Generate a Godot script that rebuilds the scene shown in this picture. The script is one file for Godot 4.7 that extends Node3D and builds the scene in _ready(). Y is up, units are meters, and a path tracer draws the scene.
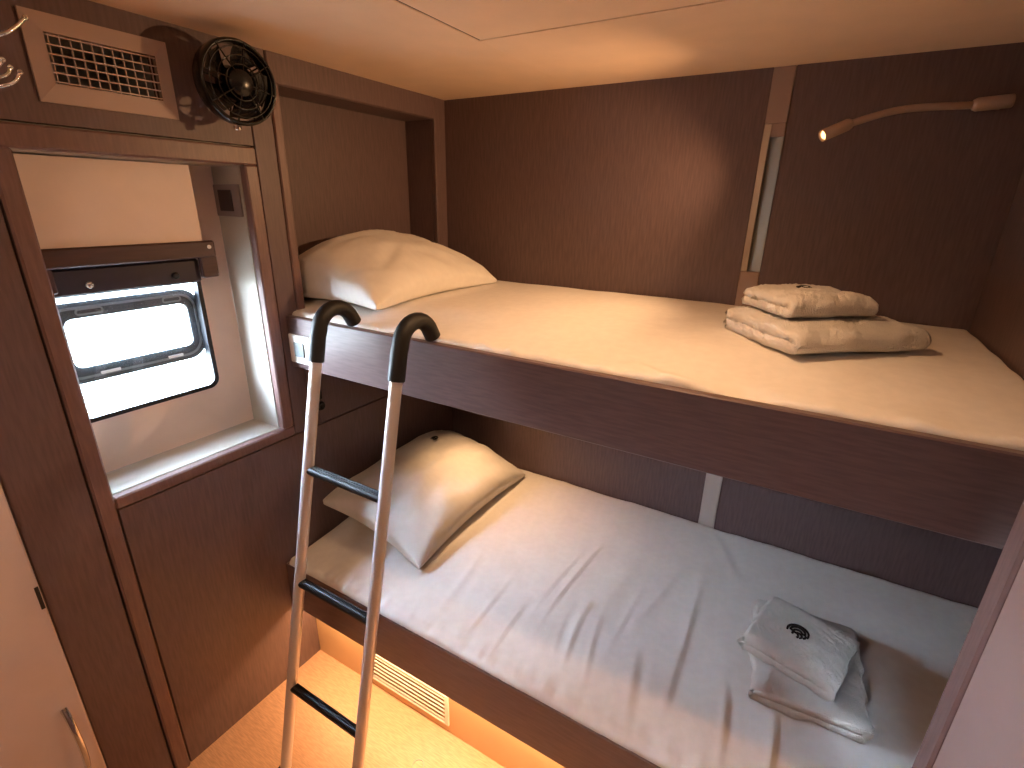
extends Node3D

const H := 2.0            # floor to ceiling
const W := 1.755          # length of the berth between its end walls
const LOWER_END := 2.12   # foot of the lower berth, under the locker
const UPPER_Z := 0.822    # front of the upper bunk
const LOWER_Z := 0.95     # front of the lower bunk
const UPPER_Y := 1.33     # top of the upper mattress
const LOWER_Y := 0.5      # top of the lower mattress
const RIGHT_X := 1.655    # partition wall on the right, in front of the bunks
const ROOM_Z := 2.7

var M := {}
var noise := FastNoiseLite.new()

# ------------------------------------------------------------------ helpers
func begin() -> SurfaceTool:
	var st := SurfaceTool.new()
	st.begin(Mesh.PRIMITIVE_TRIANGLES)
	return st

func tri(st: SurfaceTool, a: Vector3, b: Vector3, c: Vector3, n: Vector3) -> void:
	if (c - a).cross(b - a).dot(n) < 0.0:
		var t := b
		b = c
		c = t
	st.add_vertex(a); st.add_vertex(b); st.add_vertex(c)

func quad(st: SurfaceTool, a: Vector3, b: Vector3, c: Vector3, d: Vector3, n: Vector3) -> void:
	tri(st, a, b, c, n)
	tri(st, a, c, d, n)

func flat(st: SurfaceTool) -> void:
	st.set_smooth_group(-1)

func smooth(st: SurfaceTool) -> void:
	st.set_smooth_group(0)

# box with chamfered edges
func bx(st: SurfaceTool, lo: Vector3, hi: Vector3, c := 0.002) -> void:
	flat(st)
	var m := (lo + hi) * 0.5
	var h := (hi - lo) * 0.5
	c = minf(c, minf(h.x, minf(h.y, h.z)) * 0.45)
	# corner vertices: v[sign][axis]
	var v := {}
	for sx in [-1, 1]:
		for sy in [-1, 1]:
			for sz in [-1, 1]:
				var s := Vector3(sx, sy, sz)
				var full := h * s
				for ax in 3:
					var p := full
					for o in 3:
						if o != ax:
							p[o] -= c * s[o]
					v[[sx, sy, sz, ax]] = m + p
	for ax in 3:
		var b := (ax + 1) % 3
		var d := (ax + 2) % 3
		for s in [-1, 1]:
			var k := []
			for e in [[-1, -1], [1, -1], [1, 1], [-1, 1]]:
				var q := [0, 0, 0, ax]
				q[ax] = s; q[b] = e[0]; q[d] = e[1]
				k.append(v[q])
			var n := Vector3.ZERO
			n[ax] = s
			quad(st, k[0], k[1], k[2], k[3], n)
		for sb in [-1, 1]:
			for sd in [-1, 1]:
				var p0 := [0, 0, 0, b]
				p0[ax] = -1; p0[b] = sb; p0[d] = sd
				var p1 := p0.duplicate(); p1[ax] = 1
				var p2 := p1.duplicate(); p2[3] = d
				var p3 := p0.duplicate(); p3[3] = d
				var n2 := Vector3.ZERO
				n2[b] = sb; n2[d] = sd
				quad(st, v[p0], v[p1], v[p2], v[p3], n2)
	for sx in [-1, 1]:
		for sy in [-1, 1]:
			for sz in [-1, 1]:
				tri(st, v[[sx, sy, sz, 0]], v[[sx, sy, sz, 1]], v[[sx, sy, sz, 2]], Vector3(sx, sy, sz))

# round tube along a list of points
func tube(st: SurfaceTool, pts: Array, r: float, seg := 14, caps := true) -> void:
	smooth(st)
	var rings := []
	var up := Vector3.UP
	var t0: Vector3 = (pts[1] - pts[0]).normalized()
	if absf(t0.dot(up)) > 0.95:
		up = Vector3.RIGHT
	var nrm := (up - t0 * up.dot(t0)).normalized()
	for i in pts.size():
		var t: Vector3
		if i == 0: t = pts[1] - pts[0]
		elif i == pts.size() - 1: t = pts[i] - pts[i - 1]
		else: t = (pts[i + 1] - pts[i]).normalized() + (pts[i] - pts[i - 1]).normalized()
		t = t.normalized()
		nrm = (nrm - t * nrm.dot(t)).normalized()
		var bi := t.cross(nrm)
		var ring := []
		for k in seg:
			var a := TAU * k / seg
			ring.append(pts[i] + (nrm * cos(a) + bi * sin(a)) * r)
		rings.append(ring)
	for i in rings.size() - 1:
		for k in seg:
			var k2 := (k + 1) % seg
			var n: Vector3 = rings[i][k] + rings[i][k2] - pts[i] * 2.0
			quad(st, rings[i][k], rings[i][k2], rings[i + 1][k2], rings[i + 1][k], n)
	if caps:
		flat(st)
		for e in [[0, 1], [pts.size() - 1, pts.size() - 2]]:
			var c: Vector3 = pts[e[0]]
			var out: Vector3 = (c - pts[e[1]]).normalized()
			for k in seg:
				tri(st, c, rings[e[0]][k], rings[e[0]][(k + 1) % seg], out)

# profile of (radius, height) turned about an axis that starts at o
func lathe(st: SurfaceTool, o: Vector3, axis: Vector3, prof: Array, seg := 32, soft := true) -> void:
	if soft: smooth(st)
	else: flat(st)
	axis = axis.normalized()
	var u := axis.cross(Vector3.UP)
	if u.length() < 0.1: u = axis.cross(Vector3.RIGHT)
	u = u.normalized()
	var w := axis.cross(u)
	for i in prof.size() - 1:
		var p: Vector2 = prof[i]
		var q: Vector2 = prof[i + 1]
		var pn := Vector2(q.y - p.y, -(q.x - p.x))
		for k in seg:
			var a0 := TAU * k / seg
			var a1 := TAU * (k + 1) / seg
			var d0 := u * cos(a0) + w * sin(a0)
			var d1 := u * cos(a1) + w * sin(a1)
			var n := (d0 + d1).normalized() * pn.x + axis * pn.y
			var A := o + d0 * p.x + axis * p.y
			var B := o + d1 * p.x + axis * p.y
			var C := o + d1 * q.x + axis * q.y
			var D := o + d0 * q.x + axis * q.y
			if p.x > 1e-6: tri(st, A, B, C, n)
			if q.x > 1e-6: tri(st, A, C, D, n)

# loop of points of a rounded rectangle in (a, b)
func rrect(a0: float, a1: float, b0: float, b1: float, r: float, n := 8) -> Array:
	var o := []
	for q in [[a1 - r, b1 - r, 0.0], [a0 + r, b1 - r, 90.0], [a0 + r, b0 + r, 180.0], [a1 - r, b0 + r, 270.0]]:
		for i in n + 1:
			var t := deg_to_rad(q[2] + 90.0 * i / n)
			o.append(Vector2(q[0] + r * cos(t), q[1] + r * sin(t)))
	return o

# frame between two loops in the (z, y) plane, from x0 to x1
func ring_frame(st: SurfaceTool, outer: Array, inner: Array, x0: float, x1: float) -> void:
	flat(st)
	var n := outer.size()
	var v := func(p: Vector2, x: float) -> Vector3: return Vector3(x, p.y, p.x)
	for i in n:
		var j := (i + 1) % n
		for s in [[x0, -1.0], [x1, 1.0]]:
			quad(st, v.call(outer[i], s[0]), v.call(outer[j], s[0]), v.call(inner[j], s[0]), v.call(inner[i], s[0]), Vector3(s[1], 0, 0))
		var oc: Vector2 = outer[i] + outer[j] - inner[i] - inner[j]
		var nn := Vector3(0, oc.y, oc.x)
		quad(st, v.call(outer[i], x0), v.call(outer[j], x0), v.call(outer[j], x1), v.call(outer[i], x1), nn)
		quad(st, v.call(inner[i], x0), v.call(inner[j], x0), v.call(inner[j], x1), v.call(inner[i], x1), -nn)

func obj(called: String, st: SurfaceTool, mat: Material, parent: Node = self) -> MeshInstance3D:
	st.generate_normals()
	var o := MeshInstance3D.new()
	o.mesh = st.commit()
	o.material_override = mat
	o.name = called
	o.cast_shadow = GeometryInstance3D.SHADOW_CASTING_SETTING_ON
	parent.add_child(o, true)
	return o

func box(called: String, lo: Vector3, hi: Vector3, mat: Material, parent: Node = self, c := 0.002) -> MeshInstance3D:
	var st := begin()
	bx(st, lo, hi, c)
	return obj(called, st, mat, parent)

func thing(called: String, label: String, category: String, group := "") -> Node3D:
	var o := Node3D.new()
	o.name = called
	add_child(o, true)
	o.set_meta("label", label)
	o.set_meta("category", category)
	if group: o.set_meta("group", group)
	return o

func struct(called: String, label := "", category := "") -> Node3D:
	var o := Node3D.new()
	o.name = called
	add_child(o, true)
	o.set_meta("kind", "structure")
	if label: o.set_meta("label", label)
	if category: o.set_meta("category", category)
	return o

# put a thing's origin at its base without moving its parts
func at_base(o: Node3D, p: Vector3) -> Node3D:
	o.position = p
	for c in o.get_children():
		if c is Node3D: c.position -= p
	return o

# ------------------------------------------------------------------ materials
func grey_image(f: FastNoiseLite, size: int, lo: float, hi: float) -> Image:
	var src := f.get_seamless_image(size, size)
	src.convert(Image.FORMAT_RGB8)
	for y in size:
		for x in size:
			var t := src.get_pixel(x, y).r
			var g := lerpf(lo, hi, t)
			src.set_pixel(x, y, Color(g, g, g))
	return src

func fnoise(freq: float, octaves: int, s: int) -> FastNoiseLite:
	var f := FastNoiseLite.new()
	f.seed = s
	f.noise_type = FastNoiseLite.TYPE_SIMPLEX_SMOOTH
	f.frequency = freq
	f.fractal_octaves = octaves
	return f

func std(c: Color, rough: float, metal := 0.0) -> StandardMaterial3D:
	var m := StandardMaterial3D.new()
	m.albedo_color = c
	m.roughness = rough
	m.metallic = metal
	return m

func grained(c: Color, rough: float, tex: Texture2D, scale: Vector3, normal: Texture2D = null, ns := 0.3) -> StandardMaterial3D:
	var m := std(c, rough)
	m.albedo_texture = tex
	m.uv1_triplanar = true
	m.uv1_world_triplanar = true
	m.uv1_scale = scale
	m.uv1_triplanar_sharpness = 6.0
	if normal:
		m.normal_enabled = true
		m.normal_texture = normal
		m.normal_scale = ns
	return m

func make_materials() -> void:
	var grain := ImageTexture.create_from_image(grey_image(fnoise(0.03, 5, 11), 512, 0.84, 1.0))
	var weave_i := grey_image(fnoise(0.09, 3, 5), 512, 0.0, 1.0)
	var weave_n: Image = weave_i.duplicate()
	weave_n.bump_map_to_normal_map(3.0)
	var weave := ImageTexture.create_from_image(weave_n)
	var soft := ImageTexture.create_from_image(grey_image(fnoise(0.02, 4, 8), 256, 0.97, 1.0))
	var pile_n := grey_image(fnoise(0.16, 2, 21), 512, 0.0, 1.0)
	pile_n.bump_map_to_normal_map(6.0)
	var pile := ImageTexture.create_from_image(pile_n)
	M.wood = grained(Color(0.435, 0.35, 0.345), 0.48, grain, Vector3(7.0, 0.7, 7.0))
	M.wood_long = grained(Color(0.435, 0.35, 0.345), 0.34, grain, Vector3(0.7, 7.0, 7.0))
	M.trim = grained(Color(0.50, 0.385, 0.36), 0.42, grain, Vector3(7.0, 0.7, 7.0))  # the same brown wood, lightened in colour for the light falling on it
	M.floor = grained(Color(0.86, 0.69, 0.56), 0.45, grain, Vector3(1.5, 1.5, 14.0))
	M.kick = grained(Color(0.84, 0.70, 0.54), 0.5, soft, Vector3(1, 1, 1))
	M.ceiling = grained(Color(0.96, 0.84, 0.72), 0.6, soft, Vector3(1.3, 1.3, 1.3))
	M.partition = grained(Color(0.54, 0.46, 0.455), 0.5, soft, Vector3(1.5, 1.5, 1.5))
	M.door = grained(Color(0.86, 0.80, 0.80), 0.5, soft, Vector3(1.5, 1.5, 1.5))
	M.beige = grained(Color(0.93, 0.86, 0.82), 0.5, soft, Vector3(1.5, 1.5, 1.5))
	M.reveal = grained(Color(0.72, 0.69, 0.64), 0.5, soft, Vector3(2, 2, 2))
	M.vent_frame = std(Color(0.72, 0.635, 0.59), 0.5)
	M.vent_slat = std(Color(0.78, 0.70, 0.68), 0.4)
	M.hull = std(Color(0.72, 0.70, 0.66), 0.8)
	M.groove_shade = std(Color(0.36, 0.27, 0.23), 0.7)  # dark brown standing in for shade in the ceiling groove
	M.duct = std(Color(0.66, 0.66, 0.66), 0.5)
	M.sheet = grained(Color(0.93, 0.91, 0.89), 0.85, soft, Vector3(5, 5, 5), weave, 0.12)
	M.pillow = grained(Color(0.93, 0.91, 0.88), 0.85, soft, Vector3(5, 5, 5), weave, 0.12)
	M.towel = grained(Color(0.93, 0.91, 0.89), 0.95, soft, Vector3(4.5, 4.5, 4.5), pile, 1.5)
	for k in ["sheet", "pillow", "towel"]:
		M[k].rim_enabled = true
		M[k].rim = 0.25
	M.black = std(Color(0.035, 0.035, 0.04), 0.4)
	M.rubber = std(Color(0.045, 0.042, 0.045), 0.55)
	M.fan = std(Color(0.03, 0.03, 0.035), 0.25)
	M.thread = std(Color(0.06, 0.05, 0.06), 0.9)
	M.alu = std(Color(0.88, 0.85, 0.83), 0.4, 0.55)
	M.chrome = std(Color(0.88, 0.88, 0.88), 0.12, 1.0)
	M.lamp_metal = std(Color(0.74, 0.64, 0.58), 0.4, 0.35)
	M.channel = std(Color(0.62, 0.62, 0.60), 0.5, 1.0)
	M.nickel = std(Color(0.72, 0.66, 0.60), 0.35, 1.0)
	M.rail_cover = std(Color(0.62, 0.52, 0.47), 0.45)
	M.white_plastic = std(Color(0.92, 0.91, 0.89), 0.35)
	M.grey_plastic = std(Color(0.45, 0.47, 0.47), 0.4)
	M.plate = std(Color(0.52, 0.47, 0.46), 0.4)
	M.rocker_dark = std(Color(0.20, 0.16, 0.18), 0.35)
	M.port_frame = std(Color(0.13, 0.16, 0.18), 0.45)
	M.gasket = std(Color(0.06, 0.07, 0.10), 0.5)
	M.blind_rail = grained(Color(0.30, 0.20, 0.19), 0.45, grain, Vector3(7, 7, 0.7))
	M.latch = std(Color(0.17, 0.14, 0.19), 0.4)
	var g := std(Color(0.95, 0.98, 1.0, 0.03), 0.02)
	g.transparency = BaseMaterial3D.TRANSPARENCY_ALPHA
	M.glass = g
	var e := std(Color(1.0, 0.9, 0.75), 0.5)
	e.emission_enabled = true
	e.emission = Color(1.0, 0.78, 0.5)
	e.emission_energy_multiplier = 4.0
	M.lamp_glow = e
	var le := e.duplicate()
	le.emission = Color(1.0, 0.72, 0.40)
	le.emission_energy_multiplier = 3.0
	M.led_glow = le
	M.lens = std(Color(0.95, 0.90, 0.82), 0.2)

# ------------------------------------------------------------------ soft shapes
func edges(a: float, b: float, r: float, step: float) -> Array:
	var o := []
	for t in [0.0, 0.03, 0.1, 0.22, 0.4, 0.65, 1.0]: o.append(a + r * t)
	var n := maxi(2, int((b - a - 2.0 * r) / step))
	for i in range(1, n): o.append(a + r + (b - a - 2.0 * r) * i / n)
	for t in [1.0, 0.65, 0.4, 0.22, 0.1, 0.03, 0.0]: o.append(b - r * t)
	return o

# mattress in its sheet: a top with rounded edges and creases, and sides down to y0
func soft_slab(x0: float, x1: float, z0: float, z1: float, y0: float, y1: float, r: float, disp: Callable, step := 0.012) -> SurfaceTool:
	var st := begin()
	smooth(st)
	var xs := edges(x0, x1, r, step)
	var zs := edges(z0, z1, r, step)
	var P := []
	for x in xs:
		var row := []
		for z in zs:
			var dx: float = minf(x - x0, x1 - x)
			var dz: float = minf(z - z0, z1 - z)
			var ex := maxf(0.0, 1.0 - dx / r)
			var ez := maxf(0.0, 1.0 - dz / r)
			var e := minf(1.0, sqrt(ex * ex + ez * ez))
			var drop := r * (1.0 - sqrt(maxf(0.0, 1.0 - e * e)))
			row.append(Vector3(x, y1 - drop + disp.call(x, z), z))
		P.append(row)
	var nx := xs.size()
	var nz := zs.size()
	for i in nx - 1:
		for j in nz - 1:
			quad(st, P[i][j], P[i + 1][j], P[i + 1][j + 1], P[i][j + 1], Vector3.UP)
	for i in nx - 1:
		for e in [[0, -1.0], [nz - 1, 1.0]]:
			var a: Vector3 = P[i][e[0]]
			var b: Vector3 = P[i + 1][e[0]]
			quad(st, a, b, Vector3(b.x, y0, b.z), Vector3(a.x, y0, a.z), Vector3(0, 0, e[1]))
	for j in nz - 1:
		for e in [[0, -1.0], [nx - 1, 1.0]]:
			var a: Vector3 = P[e[0]][j]
			var b: Vector3 = P[e[0]][j + 1]
			quad(st, a, b, Vector3(b.x, y0, b.z), Vector3(a.x, y0, a.z), Vector3(e[1], 0, 0))
	return st

func crease(x: float, z: float, a: Vector2, b: Vector2, amp: float, width: float) -> float:
	var p := Vector2(x, z)
	var d := b - a
	var t := clampf((p - a).dot(d) / d.length_squared(), 0.0, 1.0)
	var bend := sin(t * 3.1 + a.x * 7.0) * 0.008
	var q := p - a - d * t
	var s := q.x + bend
	var far := absf(q.y) if (t <= 0.0 or t >= 1.0) else 0.0
	var along := sin(PI * clampf(t, 0.04, 0.96))
	return 1.1 * amp * along * (exp(-s * s / (width * width)) - 0.6 * exp(-(s - width * 1.6) * (s - width * 1.6) / (width * width * 1.4))) * exp(-far * far / 0.0008)

# pillow: two puffed sheets that meet in a seam; c centre, e1 along its length, e2 across, up its normal
func pillow_shape(length: float, width: float, thick: float, s: int, flat_below: float, lean: float, ex: float, at: Transform3D, bed: Callable) -> SurfaceTool:
	var st := begin()
	smooth(st)
	var n := 56
	var top := []
	var bot := []
	for i in n + 1:
		var rt := []
		var rb := []
		for j in n + 1:
			var a := sin((float(i) / n - 0.5) * PI)
			var b := sin((float(j) / n - 0.5) * PI)
			var x := a * (1.0 - 0.07 * (1.0 - b * b) * a * a) * width * 0.5
			var z := b * (1.0 - 0.05 * (1.0 - a * a) * b * b) * length * 0.5
			var p := pow(maxf(0.0, 1.0 - a * a), ex) * pow(maxf(0.0, 1.0 - b * b), ex)
			var edge := minf(1.0, p * 3.0)
			noise.seed = s
			var w := noise.get_noise_3d(x * 620.0, z * 300.0, s * 10.0) * 0.007 * edge
			w += noise.get_noise_3d(x * 1400.0 + z * 900.0, z * 500.0, s * 7.0) * 0.0025 * edge
			# folds that run from the corners into the middle
			var ca := absf(absf(a) - absf(b))
			w -= 0.006 * exp(-ca * ca * 60.0) * edge * (1.0 - edge * 0.5) * (0.6 + 0.4 * sin(a * 9.0 + s))
			var droop := -0.028 * a * a * b * b
			var fat := 1.0 - lean * a
			var vt := Vector3(x, thick * 0.5 * p * 1.1 * fat + w * 2.0 + droop, z)
			var vb := Vector3(x, -thick * 0.5 * pow(p, 0.45) * flat_below * fat + droop, z)
			# the underside flattens on the mattress
			for k in 2:
				var v := vt if k == 0 else vb
				var q := at * v
				var low: float = bed.call(q.z) + (0.003 if k == 0 else 0.002)
				if q.y < low:
					v += at.basis.inverse() * Vector3(0, low - q.y, 0)
				if k == 0: vt = v
				else: vb = v
			rt.append(vt)
			rb.append(vb)
		top.append(rt)
		bot.append(rb)
	for i in n:
		for j in n:
			quad(st, top[i][j], top[i + 1][j], top[i + 1][j + 1], top[i][j + 1], Vector3.UP)
			quad(st, bot[i][j], bot[i + 1][j], bot[i + 1][j + 1], bot[i][j + 1], Vector3.DOWN)
	return st

# towel folded in layers: a thick ribbon laid to and fro along x, width w along z, standing on y = 0
func towel_shape(len_x: float, w: float, layers: int, t: float, s: int, puff := 1.0) -> SurfaceTool:
	var st := begin()
	smooth(st)
	var path := []
	var half := len_x * 0.5
	var gap := t * 1.04
	for k in layers:
		var y := t * 0.5 + k * gap
		var dir := 1.0 if k % 2 == 0 else -1.0
		var inset := t * 0.55
		for i in 40:
			var q := float(i) / 39.0
			path.append(Vector2(dir * lerpf(-half + inset, half - inset, q), y))
		if k < layers - 1:
			for i in range(1, 6):
				var a := -PI / 2 + PI * i / 6.0
				path.append(Vector2(dir * (half - inset + cos(a) * gap * 0.5), y + gap * 0.5 + sin(a) * gap * 0.5))
	var L := []
	var R := []
	for i in path.size():
		var d: Vector2
		if i == 0: d = path[1] - path[0]
		elif i == path.size() - 1: d = path[i] - path[i - 1]
		else: d = path[i + 1] - path[i - 1]
		d = d.normalized()
		var nn := Vector2(-d.y, d.x) * t * 0.5
		L.append(path[i] + nn)
		R.append(path[i] - nn)
	var loop := L.duplicate()
	var endc: Vector2 = path[-1] + (path[-1] - path[-2]).normalized() * t * 0.4
	loop.append(endc)
	var rr := R.duplicate()
	rr.reverse()
	loop.append_array(rr)
	loop.append(path[0] + (path[0] - path[1]).normalized() * t * 0.4)
	var ns := 60
	var top_y: float = t + (layers - 1) * gap
	noise.seed = s
	var place := func(p: Vector2, q: float) -> Vector3:
		var z := lerpf(-w * 0.5, w * 0.5, q)
		var e := minf(q, 1.0 - q) * w
		# rounded at the cut ends, swelling a little in the middle
		var k := 1.0 - 0.35 * pow(maxf(0.0, 1.0 - e / (t * 1.2)), 2.0) * (p.y / top_y)
		var swell := 1.0 + 0.06 * puff * sin(PI * q) * (1.0 - pow(p.x / half, 2.0))
		var y: float = p.y * swell * lerpf(1.0, k, 0.5)
		var wob: float = noise.get_noise_3d(p.x * 900.0, z * 900.0, p.y * 2500.0)
		var wob2: float = noise.get_noise_3d(p.x * 8500.0 + 50.0, z * 8500.0, p.y * 9000.0)
		return Vector3(p.x + wob * 0.011 + wob2 * 0.0025, maxf(0.0, y + (wob * 0.009 + wob2 * 0.003) * smoothstep(0.0, 0.02, p.y)), z + wob * 0.011 + wob2 * 0.002)
	var G := []
	for p in loop:
		var row := []
		for i in ns + 1: row.append(place.call(p, float(i) / ns))
		G.append(row)
	var m := loop.size()
	for a in m:
		var b := (a + 1) % m
		var e2: Vector2 = loop[b] - loop[a]
		var nrm := Vector3(-e2.y, e2.x, 0)
		for i in ns:
			quad(st, G[a][i], G[b][i], G[b][i + 1], G[a][i + 1], nrm)
	for i in path.size() - 1:
		for e in [[0.0, -1.0], [1.0, 1.0]]:
			quad(st, place.call(L[i], e[0]), place.call(L[i + 1], e[0]), place.call(R[i + 1], e[0]), place.call(R[i], e[0]), Vector3(0, 0, e[1]))
	return st

# stitched emblem: a broken ring with curling waves inside, lying in the x-z plane
func emblem_shape(r: float) -> SurfaceTool:
	var st := begin()
	var arc := func(cx: float, cz: float, rad: float, a0: float, a1: float) -> Array:
		var o := []
		for i in 17:
			var a := deg_to_rad(lerpf(a0, a1, i / 16.0))
			o.append(Vector3(cx + cos(a) * rad, 0.0, cz + sin(a) * rad))
		return o
	var th := r * 0.115
	tube(st, arc.call(0, 0, r, -170, 75), th, 6)
	tube(st, arc.call(0, 0, r * 0.70, -160, 40), th, 6)
	tube(st, arc.call(-r * 0.05, r * 0.1, r * 0.40, -170, 60), th, 6)
	tube(st, arc.call(-r * 0.55, r * 0.50, r * 0.45, -80, 60), th, 6)
	tube(st, arc.call(-r * 0.15, r * 0.55, r * 0.40, -90, 80), th, 6)
	tube(st, arc.call(r * 0.30, r * 0.50, r * 0.32, -100, 80), th, 6)
	tube(st, arc.call(-r * 0.75, r * 0.05, r * 0.28, -60, 70), th, 6)
	return st

# ------------------------------------------------------------------ scene
func _ready() -> void:
	# camera
	var cam := Camera3D.new()
	cam.name = "camera"
	cam.fov = 74.576
	cam.near = 0.02
	cam.transform = Transform3D(Basis(Vector3(0.86068562, 0.01678669, -0.50885997), Vector3(-0.18622736, 0.94057864, -0.28395632), Vector3(0.47385614, 0.33916077, 0.81266865)), Vector3(1.36308755, 1.6310371, 1.77885538))
	add_child(cam)
	cam.current = true
	# daylight outside the port light
	var env := Environment.new()
	env.background_mode = Environment.BG_SKY
	var sky := Sky.new()
	var sm := ProceduralSkyMaterial.new()
	sm.sky_top_color = Color(0.78, 0.89, 1.0)
	sm.sky_horizon_color = Color(0.89, 0.945, 1.0)
	sm.ground_horizon_color = Color(0.56, 0.60, 0.60)
	sm.ground_bottom_color = Color(0.36, 0.40, 0.42)
	sky.sky_material = sm
	env.sky = sky
	env.background_energy_multiplier = 160.0
	env.ambient_light_source = Environment.AMBIENT_SOURCE_DISABLED
	env.tonemap_mode = Environment.TONE_MAPPER_LINEAR
	env.tonemap_exposure = 1.0
	env.sdfgi_enabled = true
	env.ssao_enabled = true
	env.ssil_enabled = true
	var we := WorldEnvironment.new()
	we.name = "world_environment"
	we.environment = env
	add_child(we)

	noise.noise_type = FastNoiseLite.TYPE_SIMPLEX_SMOOTH
	noise.frequency = 0.01
	noise.fractal_octaves = 2
	make_materials()
	build_room()
	build_window()
	build_bunks()
	build_bedding()
	build_ladder()
	build_fan()
	build_vent()
	build_rail()
	build_reading_lamp()
	build_small_fittings()
	build_lamps()

func build_room() -> void:
	var fl := struct("floor")
	box("floor_board", Vector3(-0.25, -0.04, -0.05), Vector3(W + 0.45, 0.0, ROOM_Z + 0.05), M.floor, fl)
	# ring of a flush lifting handle in the floor
	var st := begin()
	tube(st, arc_xz(Vector3(0.60, 0.0005, 1.0), 0.017, 28), 0.0014, 6, false)
	obj("lifting_ring", st, M.nickel, fl)
	# ceiling with a removable panel set in a narrow groove
	var ce := struct("ceiling")
	var px0 := 0.563
	var px1 := 1.5
	var pz0 := 0.588
	var pz1 := 1.9
	var g := 0.010
	box("ceiling_sheet", Vector3(-0.25, H, -0.05), Vector3(px0 - g, H + 0.07, ROOM_Z + 0.05), M.ceiling, ce, 0.0005)
	box("ceiling_sheet", Vector3(px1 + g, H, -0.05), Vector3(W + 0.1, H + 0.07, ROOM_Z + 0.05), M.ceiling, ce, 0.0005)
	box("ceiling_sheet", Vector3(px0 - g, H, -0.05), Vector3(px1 + g, H + 0.07, pz0 - g), M.ceiling, ce, 0.0005)
	box("ceiling_sheet", Vector3(px0 - g, H, pz1 + g), Vector3(px1 + g, H + 0.07, ROOM_Z + 0.05), M.ceiling, ce, 0.0005)
	box("access_panel", Vector3(px0, H - 0.001, pz0), Vector3(px1, H + 0.066, pz1), M.ceiling, ce, 0.0005)
	# brown strip added in the panel groove, coloured to darken the seam like shade
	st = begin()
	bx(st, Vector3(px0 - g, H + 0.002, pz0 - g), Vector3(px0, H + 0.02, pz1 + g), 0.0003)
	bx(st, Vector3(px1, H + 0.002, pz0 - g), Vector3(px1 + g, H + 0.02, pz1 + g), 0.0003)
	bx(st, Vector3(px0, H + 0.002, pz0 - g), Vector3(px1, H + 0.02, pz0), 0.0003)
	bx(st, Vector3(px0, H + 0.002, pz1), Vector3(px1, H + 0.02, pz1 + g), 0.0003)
	obj("groove_strip", st, M.groove_shade, ce)
	box("roof_deck", Vector3(-0.3, H + 0.0705, -0.1), Vector3(W + 0.15, H + 0.10, ROOM_Z + 0.1), M.hull, ce)

	# back wall, two boards either side of the metal rail
	var wb := struct("wall_back")
	box("board", Vector3(-0.2, -0.02, -0.03), Vector3(1.160, H + 0.02, 0.0), M.wood, wb, 0.001)
	box("board", Vector3(1.218, -0.02, -0.03), Vector3(W + 0.45, H + 0.02, 0.0), M.wood, wb, 0.001)
	box("backing", Vector3(1.14, -0.02, -0.045), Vector3(1.24, H + 0.02, -0.014), M.wood, wb)
	# end wall of the berth and the partition in front of it
	var wr := struct("wall_right")
	box("end_board", Vector3(W, 1.132, 0.0), Vector3(W + 0.03, H + 0.02, 0.97), M.wood, wr)
	box("locker_floor", Vector3(W, 1.10, 0.0), Vector3(LOWER_END + 0.03, 1.1315, 0.97), M.wood, wr)
	box("foot_board", Vector3(LOWER_END, -0.02, 0.0), Vector3(LOWER_END + 0.03, 1.10, 0.97), M.wood, wr)
	wr = struct("wall_partition")
	box("berth_end", Vector3(W + 0.031, -0.02, 0.971), Vector3(LOWER_END + 0.03, 1.13, 1.0), M.wood, wr)
	box("partition", Vector3(RIGHT_X, -0.02, 1.0035), Vector3(W + 0.03, H + 0.02, ROOM_Z), M.partition, wr)
	var tr := struct("trim_2")
	box("post", Vector3(RIGHT_X - 0.004, -0.01, 0.952), Vector3(W, H + 0.01, 1.002), M.wood, tr, 0.004)
	var wf := struct("wall_front")
	box("panel", Vector3(-0.1, -0.02, ROOM_Z), Vector3(W + 0.1, H + 0.02, ROOM_Z + 0.04), M.partition, wf)

	# window-side wall at x = 0
	var wl := struct("wall_left")
	var t := -0.022
	# strip in the corner, rail above the pillow recess
	box("corner_strip", Vector3(t, 0.904, 0.0), Vector3(0, H + 0.01, 0.068), M.wood, wl, 0.004)
	box("recess_rail", Vector3(t, 1.925, 0.068), Vector3(0, H + 0.01, 0.7745), M.wood, wl, 0.004)
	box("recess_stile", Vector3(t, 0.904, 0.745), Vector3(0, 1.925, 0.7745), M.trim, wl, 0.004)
	box("recess_sill", Vector3(t, 0.904, 0.068), Vector3(0, 1.27, 0.745), M.wood, wl, 0.001)
	box("recess_back", Vector3(-0.172, 0.88, 0.0), Vector3(-0.15, H, 0.80), M.wood, wl)
	box("recess_side", Vector3(-0.15, 0.88, 0.045), Vector3(t, H, 0.0675), M.wood, wl)
	box("recess_side", Vector3(-0.15, 0.88, 0.746), Vector3(t, H, 0.768), M.wood, wl)
	box("recess_top", Vector3(-0.15, 1.9255, 0.0675), Vector3(t, 1.947, 0.746), M.wood, wl)
	box("recess_bottom", Vector3(-0.15, 1.215, 0.0675), Vector3(t, 1.235, 0.746), M.wood, wl)
	# pilaster between recess and window
	box("pilaster", Vector3(t, 0.904, 0.7785), Vector3(0, H + 0.01, 0.8425), M.wood, wl, 0.002)
	# board above the window, board below, board by the door
	# with the opening of the air duct
	st = begin()
	bx(st, Vector3(t, 1.762, 0.8465), Vector3(0, H + 0.01, 1.064), 0.00005)
	bx(st, Vector3(t, 1.762, 1.263), Vector3(0, H + 0.01, 1.391), 0.00005)
	bx(st, Vector3(t, 1.762, 1.064), Vector3(0, 1.834, 1.263), 0.0001)
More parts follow.
